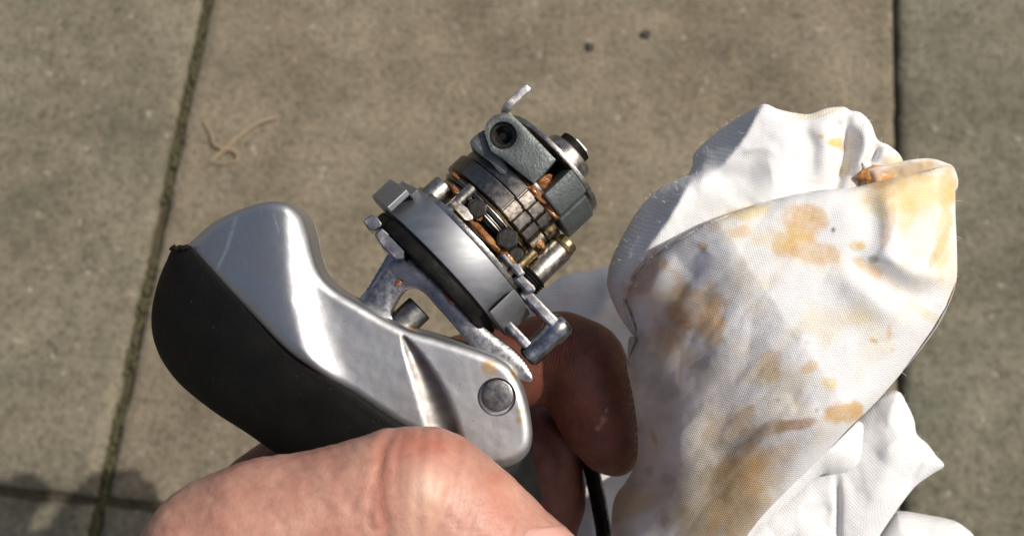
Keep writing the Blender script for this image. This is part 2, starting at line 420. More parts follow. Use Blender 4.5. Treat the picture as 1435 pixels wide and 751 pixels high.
def relax(Fc, h, n):
    E = np.array([(f[i], f[(i + 1) % 3]) for f in Fc for i in range(3)]); h = h.copy()
    cnt = np.zeros(len(h)); np.add.at(cnt, E[:, 0], 1); np.add.at(cnt, E[:, 1], 1)
    for _ in range(n):
        a = np.zeros(len(h)); np.add.at(a, E[:, 0], h[E[:, 1]]); np.add.at(a, E[:, 1], h[E[:, 0]]); h = .4 * h + .6 * a / np.maximum(cnt, 1)
    return h
def relief(V, Fc, front, back, w_ref):
    """closed solid: front and back heights over one triangulation; boundary stitched"""
    n = len(V); k = 1 - front / F
    def pts(w):
        c = np.stack([(V[:, 0] - CX) * S * k, -(V[:, 1] - CY) * S * k, -D + w * S], 1)
        return from_cam(c)
    X = np.concatenate([pts(front), pts(back)])
    cnt = {}
    for f in Fc:
        for i in range(3):
            a, b = f[i], f[(i + 1) % 3]; cnt[(a, b)] = cnt.get((a, b), 0) + 1
    side = [(b, a, a + n, b + n) for (a, b) in cnt if (b, a) not in cnt]
    F2 = [tuple(f) for f in Fc] + [tuple(i + n for i in reversed(f)) for f in Fc] + side
    return X, F2
def tube(pts, radii, seg=10, flatten=1.0, up=None):
    """swept tube through world points"""
    pts = [Vector(p) for p in pts]; V, Fc = [], []
    up = up or (CR @ Vector((0, 0, 1))); n = len(pts)
    for i, p in enumerate(pts):
        d = (pts[min(i + 1, n - 1)] - pts[max(i - 1, 0)]).normalized()
        x = d.cross(up).normalized(); y = x.cross(d).normalized()
        for k in range(seg):
            th = 2 * math.pi * k / seg
            V.append(p + (x * math.cos(th) + y * math.sin(th) * flatten) * radii[i])
    for i in range(n - 1):
        for k in range(seg):
            k2 = (k + 1) % seg; Fc.append((i * seg + k, i * seg + k2, (i + 1) * seg + k2, (i + 1) * seg + k))
    Fc += [tuple(range(seg)), tuple((n - 1) * seg + k for k in range(seg))]
    return V, Fc
def blob(name, c, r3, mat, parent, axes=None, rough=0.35, seed=0, sub=3):
    """a smeared lump: noisy ellipsoid; r3 radii in px along mechanism axes (t, a, w)"""
    bm = bmesh.new(); bmesh.ops.create_icosphere(bm, subdivisions=sub, radius=1)
    V = []
    for v in bm.verts:
        p = v.co; k = 1 + rough * noise.fractal(p * 1.6 + Vector((seed, seed * .7, 0)), 1, 2, 3)
        V.append(Mx(c[0] + p.x * r3[0] * k, c[1] + p.y * r3[1] * k, c[2] + p.z * r3[2] * k))
    Fc = [[v.index for v in f.verts] for f in bm.faces]; bm.free()
    return link(name, V, Fc, mat, parent, 80)

exec_order = []
# ================================================================== the ground
X0 = G(140, 702); up = (G(290, 0) - X0); up.z = 0; up.normalize()
rt = Vector((up.y, -up.x, 0))
PITCH = (G(1265, 375) - X0).dot(rt)
GAP = 0.0054
def slab_mesh():
    n = 44; L = PITCH - GAP; hz = 0.045
    xs = np.concatenate([[0, .003, .008], np.linspace(.02, .98, n), [.992, .997, 1]]) * L
    m = len(xs); V, Fc = [], []
    for j, y in enumerate(xs):
        for i, x in enumerate(xs):
            d = min(x, y, L - x, L - y)
            z = -0.004 * max(0, 1 - d / 0.005) ** 2
            w = noise.fractal(Vector((x * 60, y * 60, 3)), 1, 2, 3)
            z += 0.0008 * w
            dx = dy = 0
            if d < 0.004:
                q = 0.0016 * noise.fractal(Vector((x * 45, y * 45, 9)), 1, 2, 3)
                if x in (0,) or x < .004: dx = q
                if x > L - .004: dx = -q
                if y < .004: dy = q
                if y > L - .004: dy = -q
            V.append((x - L / 2 + dx, y - L / 2 + dy, z))
    for j in range(m - 1):
        for i in range(m - 1): Fc.append((j * m + i, j * m + i + 1, (j + 1) * m + i + 1, (j + 1) * m + i))
    rim = [i for i in range(m)] + [j * m + m - 1 for j in range(1, m)] + [(m - 1) * m + i for i in range(m - 2, -1, -1)] + [j * m for j in range(m - 2, 0, -1)]
    b0 = len(V); V += [(V[i][0], V[i][1], -hz) for i in rim]; k = len(rim)
    for i in range(k): Fc.append((rim[(i + 1) % k], rim[i], b0 + i, b0 + (i + 1) % k))
    Fc.append(tuple(b0 + i for i in reversed(range(k))))
    me = bpy.data.meshes.new('slab'); me.from_pydata(V, [], Fc); finish(me, 'slab', 60); return me
ground = link('ground', [(-60, -60, -0.0075), (60, -60, -0.0075), (60, 60, -0.0075), (-60, 60, -0.0075)], [(0, 1, 2, 3)], 'soil'); ground['kind'] = 'structure'
pav = bpy.data.objects.new('pavement', None); COL.objects.link(pav); pav['kind'] = 'structure'
sm = slab_mesh(); ang = math.atan2(rt.y, rt.x)
for j in range(-3, 4):
    for i in range(-3, 5):
        o = bpy.data.objects.new('paving_slab', sm); COL.objects.link(o); o.parent = pav
        c = X0 + rt * (PITCH * (i + .5) - (.0016 if i < 0 else 0) - (.0030 if i > 0 else 0)) + up * PITCH * (j + .5)
        o.location = (c.x, c.y, random.uniform(-.0008, .0008))
        o.rotation_euler = (random.uniform(-.0015, .0015), random.uniform(-.0015, .0015), ang + math.pi / 2 * random.randrange(4))
        o['tone'] = {-1: 0.5, 0: 0.12, 1: 0.8}.get(i, random.random()) if j >= 0 else 0.75
# moss cushions growing along the joints nearest the hands
def moss_strip(p0, p1, n, name='moss'):
    V, Fc = [], []
    bm = bmesh.new(); bmesh.ops.create_icosphere(bm, subdivisions=1, radius=1)
    bv = [v.co.copy() for v in bm.verts]; bf = [[v.index for v in f.verts] for f in bm.faces]; bm.free()
    d = (p1 - p0); side = Vector((d.y, -d.x, 0)).normalized()
    for _ in range(n):
        t = random.random()
        if noise.noise(Vector((t * 9, 2.2, p0.x))) < -0.15: continue
        c = p0 + d * t + side * random.gauss(-.001, .0020); r = random.uniform(.0008, .0024); b0 = len(V)
        V += [(c.x + v.x * r, c.y + v.y * r * 1.5, -.0055 + v.z * r * 1.4) for v in bv]
        Fc += [[b0 + i for i in f] for f in bf]
    o = link(name, V, Fc, 'moss', None, 80); o['kind'] = 'stuff'
    tag(o, 'dark green moss lining the joints between the paving slabs', 'moss'); return o
moss_strip(X0 - up * .1, X0 + up * PITCH * 1.1, 900)
# dry grass stems and crumbs lying on the slabs
def stalk(px, r, zs):
    pts = smooth_poly([tuple(G(u, v)[:2]) + (z,) for (u, v), z in zip(px, zs)], 8, False)
    n = len(pts); rad = [r * (0.35 + 0.65 * math.sin(math.pi * (0.12 + 0.8 * i / (n - 1)))) for i in range(n)]
    return tube([Vector(p) for p in pts], rad, 8, 0.6)
gs = thing('dry_grass_stem', 'curled dry straw coloured grass stem lying on the brown paving slab', 'grass stem', tuple(G(320, 215)))
V, Fc = stalk([(297, 228), (315, 213), (337, 194), (362, 177), (392, 165)], .0013, [.0022, .003, .004, .0045, .002]); link('stem', V, Fc, 'straw', gs)
V, Fc = stalk([(286, 172), (298, 190), (302, 205), (318, 211), (330, 214), (334, 226), (318, 231), (300, 230)], .0010, [.002, .003, .003, .0025, .0025, .002, .0018, .0018]); link('curled_blade', V, Fc, 'straw', gs)
def crumb(px, r, label, seed):
    bm = bmesh.new(); bmesh.ops.create_icosphere(bm, subdivisions=3, radius=1); c = G(*px)
    V = []
    for v in bm.verts:
        k = r * (1 + .6 * noise.fractal(v.co * 1.4 + Vector((seed, 0, 0)), 1, 2, 3)); V.append((c.x + v.co.x * k, c.y + v.co.y * k, r * .25 + v.co.z * k * .35))
    Fc = [[v.index for v in f.verts] for f in bm.faces]; bm.free()
    tag(link('soil_crumb', V, Fc, 'crumb', None, 60), label, 'crumb')
crumb((826, 67), .0030, 'flatter dark crumb of soil on the paving, farther from the slab joint', 1.0)
crumb((905, 49), .0033, 'rounder dark crumb of soil on the paving, nearer the slab joint', 5.0)

# ================================================================== the lever
lev = thing('shift_lever', 'silver and black bicycle shift lever, its greasy ratchet mechanism laid bare', 'bicycle lever', tuple(Pc(600, 420, -60)))
body_px = smooth_poly([(258, 350), (276, 331), (300, 311), (330, 296), (358, 286), (385, 282), (408, 288), (425, 304), (434, 328), (440, 355), (450, 383), (470, 404), (505, 425), (560, 455), (610, 471), (655, 485), (695, 500), (718, 517), (733, 545), (743, 582), (746, 612), (740, 634), (722, 650), (695, 657), (668, 651), (620, 626), (560, 598), (500, 558), (440, 518), (400, 488), (350, 437), (305, 392), (272, 362)], 6)
g0, g1 = np.array([562., 466.]), np.array([632., 640.]); gd = (g1 - g0) / np.linalg.norm(g1 - g0); gs_ = np.array([-gd[1], gd[0]]); gl = np.linalg.norm(g1 - g0)
def scoop(x): x = np.clip(x, 0, 1); return 27 * np.sin(x * math.pi * .62) ** .7, -7 * np.sin(x * math.pi)
gx = np.concatenate([np.linspace(.001, .1, 8), np.linspace(.12, .98, 40)])
gl_a = [g0 + gd * gl * x + gs_ * (scoop(x)[1] + scoop(x)[0]) for x in gx]; gl_b = [g0 + gd * gl * x + gs_ * (scoop(x)[1] - scoop(x)[0]) for x in gx]
circ = lambda rr: [np.array([696 + rr * math.cos(t), 556 + rr * math.sin(t)]) for t in np.linspace(0, 2 * math.pi, 60, endpoint=False)]
V, Fc, d, rings = relief_grid(body_px, 2.4, (), [gl_a + gl_b[::-1], circ(27), circ(24.5)])
u, v = V[:, 0], V[:, 1]
ridge = np.interp(v, [282, 340, 420, 500, 560], [398, 398, 404, 424, 455])
x = u - ridge
hump = np.where(x < 0, 17 - 76 * (np.abs(x) / 150) ** 1.55, 17 * np.exp(-(np.maximum(x, 0) / 30.0) ** 2))
flat_h = 34 + 0.02 * (u - 450)
h = flat_h + hump
# scooped recess under the thumb
ax0, ax1 = np.array([562., 466.]), np.array([632., 640.])
dr = (ax1 - ax0) / np.linalg.norm(ax1 - ax0); tt = (V - ax0) @ dr; ll = np.linalg.norm(ax1 - ax0)
ss = (V - ax0) @ np.array([-dr[1], dr[0]])
cw = 27 * np.sin(np.clip(tt / ll, 0, 1) * math.pi * 0.62) ** 0.7
cen = -7 * np.sin(np.clip(tt / ll, 0, 1) * math.pi)
q = np.clip(1 - ((ss - cen) / np.maximum(cw, .1)) ** 2, 0, 1) * (tt > 0)
bell = (.5 + .5 * np.cos(math.pi * np.clip(np.abs(ss - cen) / np.maximum(cw, .1), 0, 1))) * (tt > 0)
h -= 7 * bell ** .8 * np.clip(tt / 30, .1, 1)
# sunk seat round the pivot pin
pd = np.hypot(u - 696, v - 556); h -= np.clip((27 - pd) / 2.5, 0, 1) * 7
h += 0.7 * fnoise(u, v, 45, 3)
h -= round_edge(d, 15)
wear = np.zeros(len(u))
for (p, q2, wd2) in [((331, 305), (318, 348), 2.6), ((318, 348), (304, 378), 2.2), ((383, 300), (391, 326), 1.6)]:
    wear = np.maximum(wear, np.clip(1.4 - seg_dist(V, [np.array(p, float)], [np.array(q2, float)]) / wd2, 0, 1) * (.6 + .4 * fnoise(u, v, 6, 5)))
wear = np.maximum(wear, np.clip(1 - np.abs(d - 7) / 6, 0, 1) * .25)
stain = np.zeros(len(u))
for (su, sv, sr) in [(685, 514, 11), (690, 521, 8), (719, 524, 6), (722, 530, 5), (731, 575, 6), (727, 588, 5), (577, 462, 5)]:
    stain = np.maximum(stain, np.clip(1.3 - np.hypot(u - su, v - sv) / (sr * (1 + .7 * fnoise(u, v, 9, 8))), 0, 1) * .75)
scoop_shade = np.clip(bell * 4, 0, 1) * (.72 + .3 * fnoise(u, v, 30, 17))  # shade and brownish reflection of the scoop painted in, over its dirty patina
scoop_shade = np.clip(scoop_shade, 0, .9)
X, F2 = relief(V, Fc, h, np.full(len(V), -34.0) + np.minimum(h, 0) * .6, 35)
link('lever_body', X, F2, 'alu', lev, 50, {'wear': ('FLOAT', np.tile(wear, 2)), 'stain': ('FLOAT', np.tile(stain, 2)), 'scoop_shade': ('FLOAT', np.tile(scoop_shade, 2))})
# pivot pin
def disc_view(name, cu, cv, w0, w1, r, mat, parent, bev, dish=0):
    n = 40; V, Fc = [], []
    prof = [(w0, r), (w1 - bev, r), (w1 - bev * .3, r - bev * .3), (w1, r - bev), (w1 - dish, r * .25), (w1 - dish, .5)]
    k = 1 - w1 / F; cu, cv = CX + (cu - CX) * k, CY + (cv - CY) * k
    for w, rr in prof:
        for i in range(n): V.append(Pc(cu + rr * math.cos(2 * math.pi * i / n), cv + rr * math.sin(2 * math.pi * i / n), w))
    for j in range(len(prof) - 1):
        for i in range(n): Fc.append((j * n + i, j * n + (i + 1) % n, (j + 1) * n + (i + 1) % n, (j + 1) * n + i))
    Fc += [tuple(range(n)), tuple((len(prof) - 1) * n + i for i in range(n))]
    return link(name, V, Fc, mat, parent, 30)
disc_view('pivot_pin', 697, 554, 0, 42, 22, 'pin', lev, 2.5, 0.6)
# rubber grip
rub_px = smooth_poly([(263, 344), (243, 348), (233, 366), (223, 390), (214, 425), (212, 455), (217, 482), (230, 510), (255, 541), (300, 577), (345, 606), (390, 637), (450, 672), (540, 715), (640, 738), (724, 738), (758, 708), (752, 662), (738, 622), (700, 640), (640, 628), (560, 592), (500, 552), (440, 512), (400, 482), (350, 431), (305, 386), (275, 354)], 6)
V, Fc, d, rings = relief_grid(rub_px, 4.0)
u, v = V[:, 0], V[:, 1]
seam = seg_dist(V, *[np.array([[258, 346], [272, 358], [305, 388], [350, 433], [400, 484], [440, 514], [500, 554], [560, 594], [640, 630]], float)[s] for s in (slice(0, -1), slice(1, None))])
bodyw = -34 + 78 * (1 - np.exp(-np.clip(u - 225, 0, 600) / 110.0))
h = bodyw + 5 - 70 * (np.clip(seam, 0, 150) / 150) ** 1.8
h -= np.minimum(round_edge(d, 34) * np.clip(seam / 40, .22, 1), 34)
h += 0.5 * fnoise(u, v, 40, 1)
X, F2 = relief(V, Fc, h, np.minimum(h - 20, -60 - 20 * np.sin(np.clip(d / 60, 0, 1.5))), 20)
link('rubber_grip', X, F2, 'rubber', lev, 60)
# ragged flash of rubber at the end of the seam
V, Fc = tube([Q(238 + 3 * i, 350 - (i % 3) * 2.2 - (i > 3) * 1.0, -8) for i in range(10)], [S * (2.0 + (i * 7 % 5) * .5) for i in range(10)], 6); link('torn_rubber_lip', V, Fc, 'rubber', lev)

# ---- carrier under the drum
def plate_px(name, outer, holes, w0, w1, mat, bev=3.0, step=5.0, sm=0):
    outer = smooth_poly(outer, 5) if sm else np.array(outer, float)
    holes = [smooth_poly(h, 5) if sm else h for h in holes]
    V, Fc, d, _ = relief_grid(outer, step, holes)
    front = w1 - round_edge(d, bev) + .5 * fnoise(V[:, 0], V[:, 1], 14, w1); back = np.full(len(V), float(w0)); front = relax(Fc, front, 22)
    X, F2 = relief(V, Fc, front, back, w1)
    return link(name, X, F2, mat, lev, 40)
plate_px('bracket', [(556, 362), (575, 360), (596, 376), (618, 398), (640, 420), (662, 444), (684, 464), (702, 478), (720, 492), (738, 512), (744, 535), (700, 520), (672, 512), (664, 492), (650, 474), (632, 452), (612, 430), (596, 412), (580, 404), (566, 408), (556, 420), (548, 438), (552, 458), (530, 448), (506, 432), (512, 416), (524, 396), (540, 374)], [], -40, 6, 'pitted', 9, 3.0, 1)
plate_px('bracket_flange', [(548, 352), (560, 366), (548, 384), (530, 408), (520, 424), (508, 430), (500, 424), (516, 402), (534, 372)], [], -70, -20, 'chrome', 6, 3.0, 1)
lathe('cross_pin', [(-128, 19), (-126, 21), (-86, 21), (-84, 19)], 'pin', lev, t=22, w=14, seg=40)
box_m('cross_pin_stop', 4, 16, -132, -92, -6, 18, 'brass', lev, 2)
# ---- drum
def band_profile(th, a): return 1
disc('drum_plate', -46, -27, 119, 'black', lev, t=2, w=-14, b=3, seg=96)
disc('drum_seal', -28, -23, 114, 'oily', lev, t=2, w=-14, b=1, seg=80)
disc('drum_band', -24, 27, 123, 'band', lev, t=1, w=-14, b=2.2, seg=128)
prism_m('drum_lug', [(-141, 22), (-122, 60), (-106, 82), (-98, 76), (-108, 40), (-110, -10), (-138, -10)], 'tw', -25, 12, 'band', lev, 2)
prism_m('drum_lug', [(-128, 18), (-104, 68), (-96, 80), (-90, 66), (-112, -10)], 'tw', 10, 23, 'band', lev, 2)
prism_m('drum_lug', [(138, 16), (124, 54), (106, 80), (94, 90), (94, 74), (108, 36), (114, -10), (134, -10)], 'tw', -22, 25, 'band', lev, 2)
# chrome pawls at the drum's left underside
prism_m('pawl', [(-118, -60), (-104, -62), (-96, -56), (-96, -44), (-108, -41), (-117, -46)], 'ta', 10, 58, 'chrome', lev, 1.5)
prism_m('pawl', [(-92, -62), (-70, -66), (-46, -64), (-40, -54), (-46, -46), (-72, -46), (-92, -48)], 'ta', 20, 70, 'chrome', lev, 2)
# ---- between the drum and the ratchet
disc('side_plate', 27, 35, 110, 'bright', lev, t=4, b=1.2, seg=90)
lathe('spacer_post', [(20, 16), (22, 17.5), (56, 17.5), (59, 16), (59.5, 10)], 'steel', lev, t=-78, w=52, seg=40)
lathe('spacer_post', [(60, 17), (62, 19), (116, 19), (118.5, 17.5), (119, 14)], 'steel', lev, t=100, w=44, seg=44)
lathe('post_cap', [(118, 14), (120, 17), (124, 17.6), (127, 16), (131, 16), (134, 14), (135, 8)], 'brass', lev, t=100, w=44, seg=44)
lathe('ribbed_collar', [(44 + i * 1.05, 22.5 + (1.4 if i % 4 < 2 else -1.2)) for i in range(20)], 'black', lev, t=99, w=44, seg=44)
prism_m('clamp_jaw', [(82, 34), (112, 34), (118, 46), (112, 50), (86, 48)], 'ta', 40, 78, 'chrome', lev, 4)
prism_m('clamp_rib', [(46, 41), (88, 40), (90, 50), (74, 54), (66, 48), (48, 49)], 'ta', 60, 92, 'chrome', lev, 3)
disc('hub_disc', 40, 62, 62, 'oily', lev, t=-6, b=3, seg=64)
disc('ratchet_plate', 60, 72, 80, 'oily', lev, t=-8, b=2, seg=12)
disc('spacer_ring', 72, 79, 84, 'plate', lev, t=-6, b=1.6, seg=90)
disc('thin_washer', 80.5, 85, 78, 'brass', lev, t=-4, b=1.2, seg=90)
for a0, rr, mt in ((64, 86, 'steel'), (68, 82, 'plate'), (76, 88, 'steel')): disc('shim', a0, a0 + 2.2, rr, mt, lev, t=-5, b=.6, seg=80)
lathe('screw_head', [(205, 9), (209, 9), (210, 7)], 'pin', lev, t=-62, w=30, seg=24)
lathe('spacer_post', [(30, 9), (82, 9)], 'steel', lev, t=-46, w=72, seg=24)
lathe('spacer_post', [(30, 8), (84, 8)], 'brass', lev, t=76, w=62, seg=24)
def hexbolt(t, a, w, r, hgt, mat):     # a hexagonal stud facing the lens
    P6 = [(t + r * math.cos(math.pi / 3 * k + .3), a + r * math.sin(math.pi / 3 * k + .3)) for k in range(6)]
    return prism_m('hex_stud', P6, 'ta', w, w + hgt, mat, lev, 3)
hexbolt(38, 66, 66, 17, 24, 'oily'); hexbolt(-20, 64, 70, 15, 22, 'oily'); hexbolt(62, 62, 46, 13, 22, 'oily')
prism_m('spring_leaf', [(-52, 40), (-20, 40), (-12, 46), (-14, 52), (-30, 55), (-50, 50)], 'ta', 78, 92, 'steel', lev, 3)
# ---- indexing ratchet: two toothed rings
def toothed(name, a0, a1, r, t, seed):
    """smooth plate on one side, square teeth on the other"""
    seg = 360
    def rmod(th, a):
        x = math.degrees(th) % 360
        x = x - 360 if x > 180 else x
        if 4 < x < 112:
            ph = ((x - 4) / 13.5) % 1
            return 0.985 if ph < .72 else 0.90
        return 1.0
    b = 1.2
    return lathe(name, [(a0, r - b), (a0 + b, r), (a1 - b, r), (a1, r - b)], 'tooth' if seed else 'tooth', lev, t, 0, seg, rmod=rmod, smooth=25)
toothed('index_ring', 86, 111, 93, -1, 0)
disc('ring_gap', 110, 114, 80, 'oily', lev, t=-1, b=1, seg=64)
toothed('index_ring', 113, 134, 91, 2, 1)
# dark cover plates wrapping the smooth half of each ring
def arc_plate(name, a0, a1, r0, r1, th0, th1, t, mat, bev=1.5, n=28, w=0):
    poly = [(t + r1 * math.sin(R(th0 + (th1 - th0) * k / n)), w + r1 * math.cos(R(th0 + (th1 - th0) * k / n))) for k in range(n + 1)]
    poly += [(t + r0 * math.sin(R(th1 - (th1 - th0) * k / n)), w + r0 * math.cos(R(th1 - (th1 - th0) * k / n))) for k in range(n + 1)]
    return prism_m(name, poly, 'tw', a0, a1, mat, lev, bev)
arc_plate('ring_shell', 85, 111.5, 88, 97, -150, 3, -1, 'plate')
arc_plate('ring_shell', 113, 136, 86, 94.5, -150, 3, 2, 'plate')
disc('carrier_disc', 134, 152, 78, 'oily', lev, t=2, b=2, seg=64)
# ---- clamp casting at the nut end
hole = [(705 + 19.5 * math.cos(t), 190 + 19.5 * math.sin(t)) for t in np.linspace(0, 2 * math.pi, 40, endpoint=False)]
plate_px('clamp_casting', [(679, 186), (682, 172), (692, 162), (706, 158), (718, 162), (730, 173), (754, 198), (779, 224), (764, 241), (748, 257), (726, 240), (704, 222), (688, 212)], [hole], -26, 40, 'cast', 5, 2.6)
disc_view('clamp_bore', 705, 190, -26, 20, 20, 'oily', lev, 2, 9)
ring_px = [(705 + 13 * math.cos(t), 190 + 13 * math.sin(t)) for t in np.linspace(0, 2 * math.pi, 40, endpoint=False)]
plate_px('clamp_thread', [(705 + 20 * math.cos(t), 190 + 20 * math.sin(t)) for t in np.linspace(0, 2 * math.pi, 40, endpoint=False)], [ring_px], 18, 27, 'oily', 2.5, 2.2)
plate_px('clamp_ear', [(659, 203), (662, 194), (672, 186), (682, 182), (690, 190), (694, 208), (706, 224), (712, 240), (702, 243), (688, 228), (670, 214)], [], -30, 26, 'cast', 5, 2.6, 1)
arc_plate('clamp_casting', 143, 197, 60, 97, 16, 42, 2, 'cast', 3.5, n=6)
arc_plate('clamp_casting', 139, 191, 60, 99, 42.5, 76, 2, 'cast', 3.5, n=3)
disc('clamp_floor', 150, 154, 62, 'oily', lev, t=2, b=1, seg=48)
lathe('core_shaft', [(-58, 26), (248, 26)], 'black', lev, t=6, seg=32)
# end plate with its bent tab
disc('end_plate', 198, 205, 93, 'bright', lev, t=0, b=1.2, seg=110)
lathe('end_collar', [(205, 36), (207, 40), (231, 40), (234, 38), (234.5, 24)], 'steel', lev, t=9, seg=64)
def hexlathe(th, a): return 1
P6 = [(9 + 23 * math.sin(math.pi / 3 * k + .62), 23 * math.cos(math.pi / 3 * k + .62)) for k in range(6)]
prism_m('end_nut', P6, 'tw', 233, 252, 'tab', lev, 2.5)
pts = smooth_poly([tuple(Q(*p)) for p in [(714, 166, -4), (708, 158, 4), (713, 148, 16), (724, 137, 18), (741, 122, 20)]], 6, False)
V, Fc = tube([Vector(p) for p in pts], [S * 6.4] * (len(pts) - 1) + [S * 4.6], 8, 0.6); link('bent_tab', V, Fc, 'tab', lev)
# ---- shackle on the right
def bar_m(name, t0, t1, a, hw, w0, w1, mat): return box_m(name, t0, t1, a - hw, a + hw, w0, w1, mat, lev, 4)
bar_m('shackle_bar', 104, 172, 36, 8.5, 26, 58, 'chrome')
bar_m('shackle_bar', 116, 172, -12, 7.0, 26, 52, 'chrome')
lathe('shackle_end', [(-26, 11), (-23, 15.5), (-18, 17), (20, 17), (26, 19), (44, 19), (50, 15), (52, 8)], 'chrome', lev, t=178, w=40, seg=40)
# long paddle of the lever, passing behind the fingertip
pad = [(786, 560, -340), (806, 600, -345), (824, 640, -345), (836, 690, -345), (845, 740, -345), (852, 790, -345), (858, 860, -345)]
V, Fc = tube([Vector(p) for p in smooth_poly([tuple(Q(*p)) for p in pad], 8, False)], [S * 13] * 49, 14, 1.8, CR @ Vector((.2, .2, 1))); link('lever_paddle', V, Fc, 'black', lev)
pad2 = [(a + 9, b - 2, c + 20) for a, b, c in pad]
V, Fc = tube([Vector(p) for p in smooth_poly([tuple(Q(*p)) for p in pad2], 8, False)], [S * 1.8] * 49, 6); link('paddle_edge', V, Fc, 'chrome', lev)
# ---- grease
for i, (c, r3) in enumerate([((16, 47, 88), (34, 8, 12)), ((52, 50, 78), (26, 9, 12)), ((76, 60, 58), (22, 12, 16)), ((84, 76, 50), (14, 20, 12)), ((86, 100, 40), (12, 22, 12)),
        ((20, 140, 86), (22, 9, 9)), ((14, 160, 74), (9, 24, 12)), ((44, 140, 74), (26, 9, 12)), ((-4, 138, 90), (16, 7, 6)),
        ((-58, 62, 74), (14, 7, 12)), ((-16, 58, 92), (12, 9, 8)), ((-74, 78, 58), (12, 6, 10)), ((-80, 166, 88), (4, 8, 5)), ((66, 98, 62), (16, 10, 8)), ((-70, 48, 66), (9, 8, 6)),
        ((18, -98, 34), (3, 11, 4)), ((-22, -82, 58), (4, 9, 3)), ((44, -48, 76), (9, 4, 4))]):
    blob('grease_smear', (c[0], c[1], c[2] - 9), (r3[0] * .95, r3[1] * .62, r3[2] * .8), 'grease', lev, rough=.28, seed=i * 3.1, sub=4)

# ================================================================== the hand
def hand_mesh():
    bm = bmesh.new()
    def ball(u, v, w, r):
        k = 1 - w / F
        m = Matrix.Translation(Q(u, v, w)) @ Matrix.Scale(r * S * k, 4)
        bmesh.ops.create_icosphere(bm, subdivisions=3, radius=1, matrix=m)
    def chain(pts, dens=.16):
        for (a, b) in zip(pts, pts[1:]):
            L = math.dist(a[:3], b[:3]); n = max(2, int(L / (dens * min(a[3], b[3]))))
            for i in range(n + 1):
                x = i / n; e = x
                ball(*[a[k] + (b[k] - a[k]) * e for k in range(4)])
    # thumb (u, v, w, radius)
    chain([(180, 1060, 0, 180), (264, 900, 70, 140), (318, 780, 118, 118), (372, 752, 134, 112), (440, 734, 144, 103), (520, 712, 150, 102), (560, 702, 152, 104), (596, 702, 152, 104), (640, 730, 150, 98), (700, 778, 146, 92), (770, 832, 142, 84), (826, 876, 138, 70), (850, 898, 136, 54)])
    # palm and wrist, out of the frame
    chain([(180, 1060, 0, 180), (60, 1240, -80, 230), (-80, 1480, -120, 220)], .3)
    chain([(180, 1060, -60, 180), (270, 980, -190, 150), (330, 880, -250, 110)], .25)
    chain([(270, 980, -190, 150), (340, 1060, -260, 140), (280, 1200, -220, 180), (60, 1240, -80, 210)], .3)
    # index finger, behind the lever
    chain([(330, 860, -250, 104), (338, 790, -250, 86), (372, 694, -255, 66), (480, 622, -250, 68), (585, 562, -258, 66), (650, 534, -256, 66), (730, 510, -245, 63), (786, 499, -240, 64), (812, 514, -232, 68), (829, 552, -224, 65), (842, 592, -220, 57), (854, 618, -218, 47), (862, 634, -217, 34)])
    # middle, ring and little fingers, folded under
    chain([(350, 930, -290, 96), (440, 800, -370, 78), (560, 700, -400, 72), (650, 640, -410, 70), (718, 602, -400, 66), (756, 640, -390, 64), (764, 700, -380, 58), (760, 745, -372, 48)])
    chain([(340, 1020, -290, 96), (430, 900, -330, 74), (600, 830, -330, 68), (680, 800, -280, 62), (720, 820, -220, 54), (716, 860, -200, 44)])
    chain([(240, 1100, -260, 88), (400, 1010, -320, 64), (540, 960, -310, 58), (610, 940, -260, 52), (640, 960, -220, 42)])
    me = bpy.data.meshes.new('hand'); bm.to_mesh(me); bm.free()
    o = bpy.data.objects.new('hand', me); COL.objects.link(o)
    rm = o.modifiers.new('r', 'REMESH'); rm.mode = 'VOXEL'; rm.voxel_size = 0.00062
    s1 = o.modifiers.new('s', 'SMOOTH'); s1.factor = .5; s1.iterations = 14
    ev = o.evaluated_get(bpy.context.evaluated_depsgraph_get())
    m2 = bpy.data.meshes.new_from_object(ev)
    COL.objects.unlink(o); bpy.data.objects.remove(o); return m2
hm = hand_mesh()
n = len(hm.vertices); co = np.empty(n * 3); hm.vertices.foreach_get('co', co); co = co.reshape(-1, 3)
nr = np.empty(n * 3); hm.vertices.foreach_get('normal', nr); nr = nr.reshape(-1, 3)
u, v, w = to_px(co); face = nr @ CRN[:, 2]
near = (w > 40).astype(float)
disp = np.zeros(n)
def crease(pts, width, depth, mask):
    P = np.array(pts, float); d = seg_dist(np.stack([u, v], 1), P[:-1], P[1:])
    return -depth * np.exp(-(d / width) ** 2) * mask
for pts, wd2, dp in [([(552, 604), (534, 632), (529, 668), (534, 710), (545, 760)], 8, 2.6), ([(536, 640), (520, 680), (518, 740)], 5, 1.6), ([(592, 602), (586, 650), (584, 720), (590, 760)], 4, 1.2),
                     ([(642, 622), (636, 665), (620, 720), (600, 760)], 8, 2.4), ([(676, 650), (668, 700), (654, 750)], 5, 1.5), ([(480, 690), (500, 725), (540, 752)], 5, 1.0),
                     ([(500, 690), (490, 720)], 4, .8), ([(565, 606), (556, 640), (556, 690)], 3, 1.2), ([(612, 606), (610, 640), (604, 690)], 3, 1.2), ([(660, 640), (650, 690), (640, 740)], 3, 1.2), ([(420, 650), (450, 700), (470, 745)], 5, 1.0), ([(340, 670), (375, 710), (400, 745)], 5, 1.0), ([(290, 690), (320, 720), (340, 750)], 4, .8), ([(370, 660), (400, 690)], 4, .7), ([(724, 690), (728, 718), (722, 752)], 4, 2.0)]:
    disp += crease(pts, wd2, dp, near)
disp += near * 7 * np.exp(-(((u - 590) / 34) ** 2 + ((v - 655) / 46) ** 2))           # knuckle
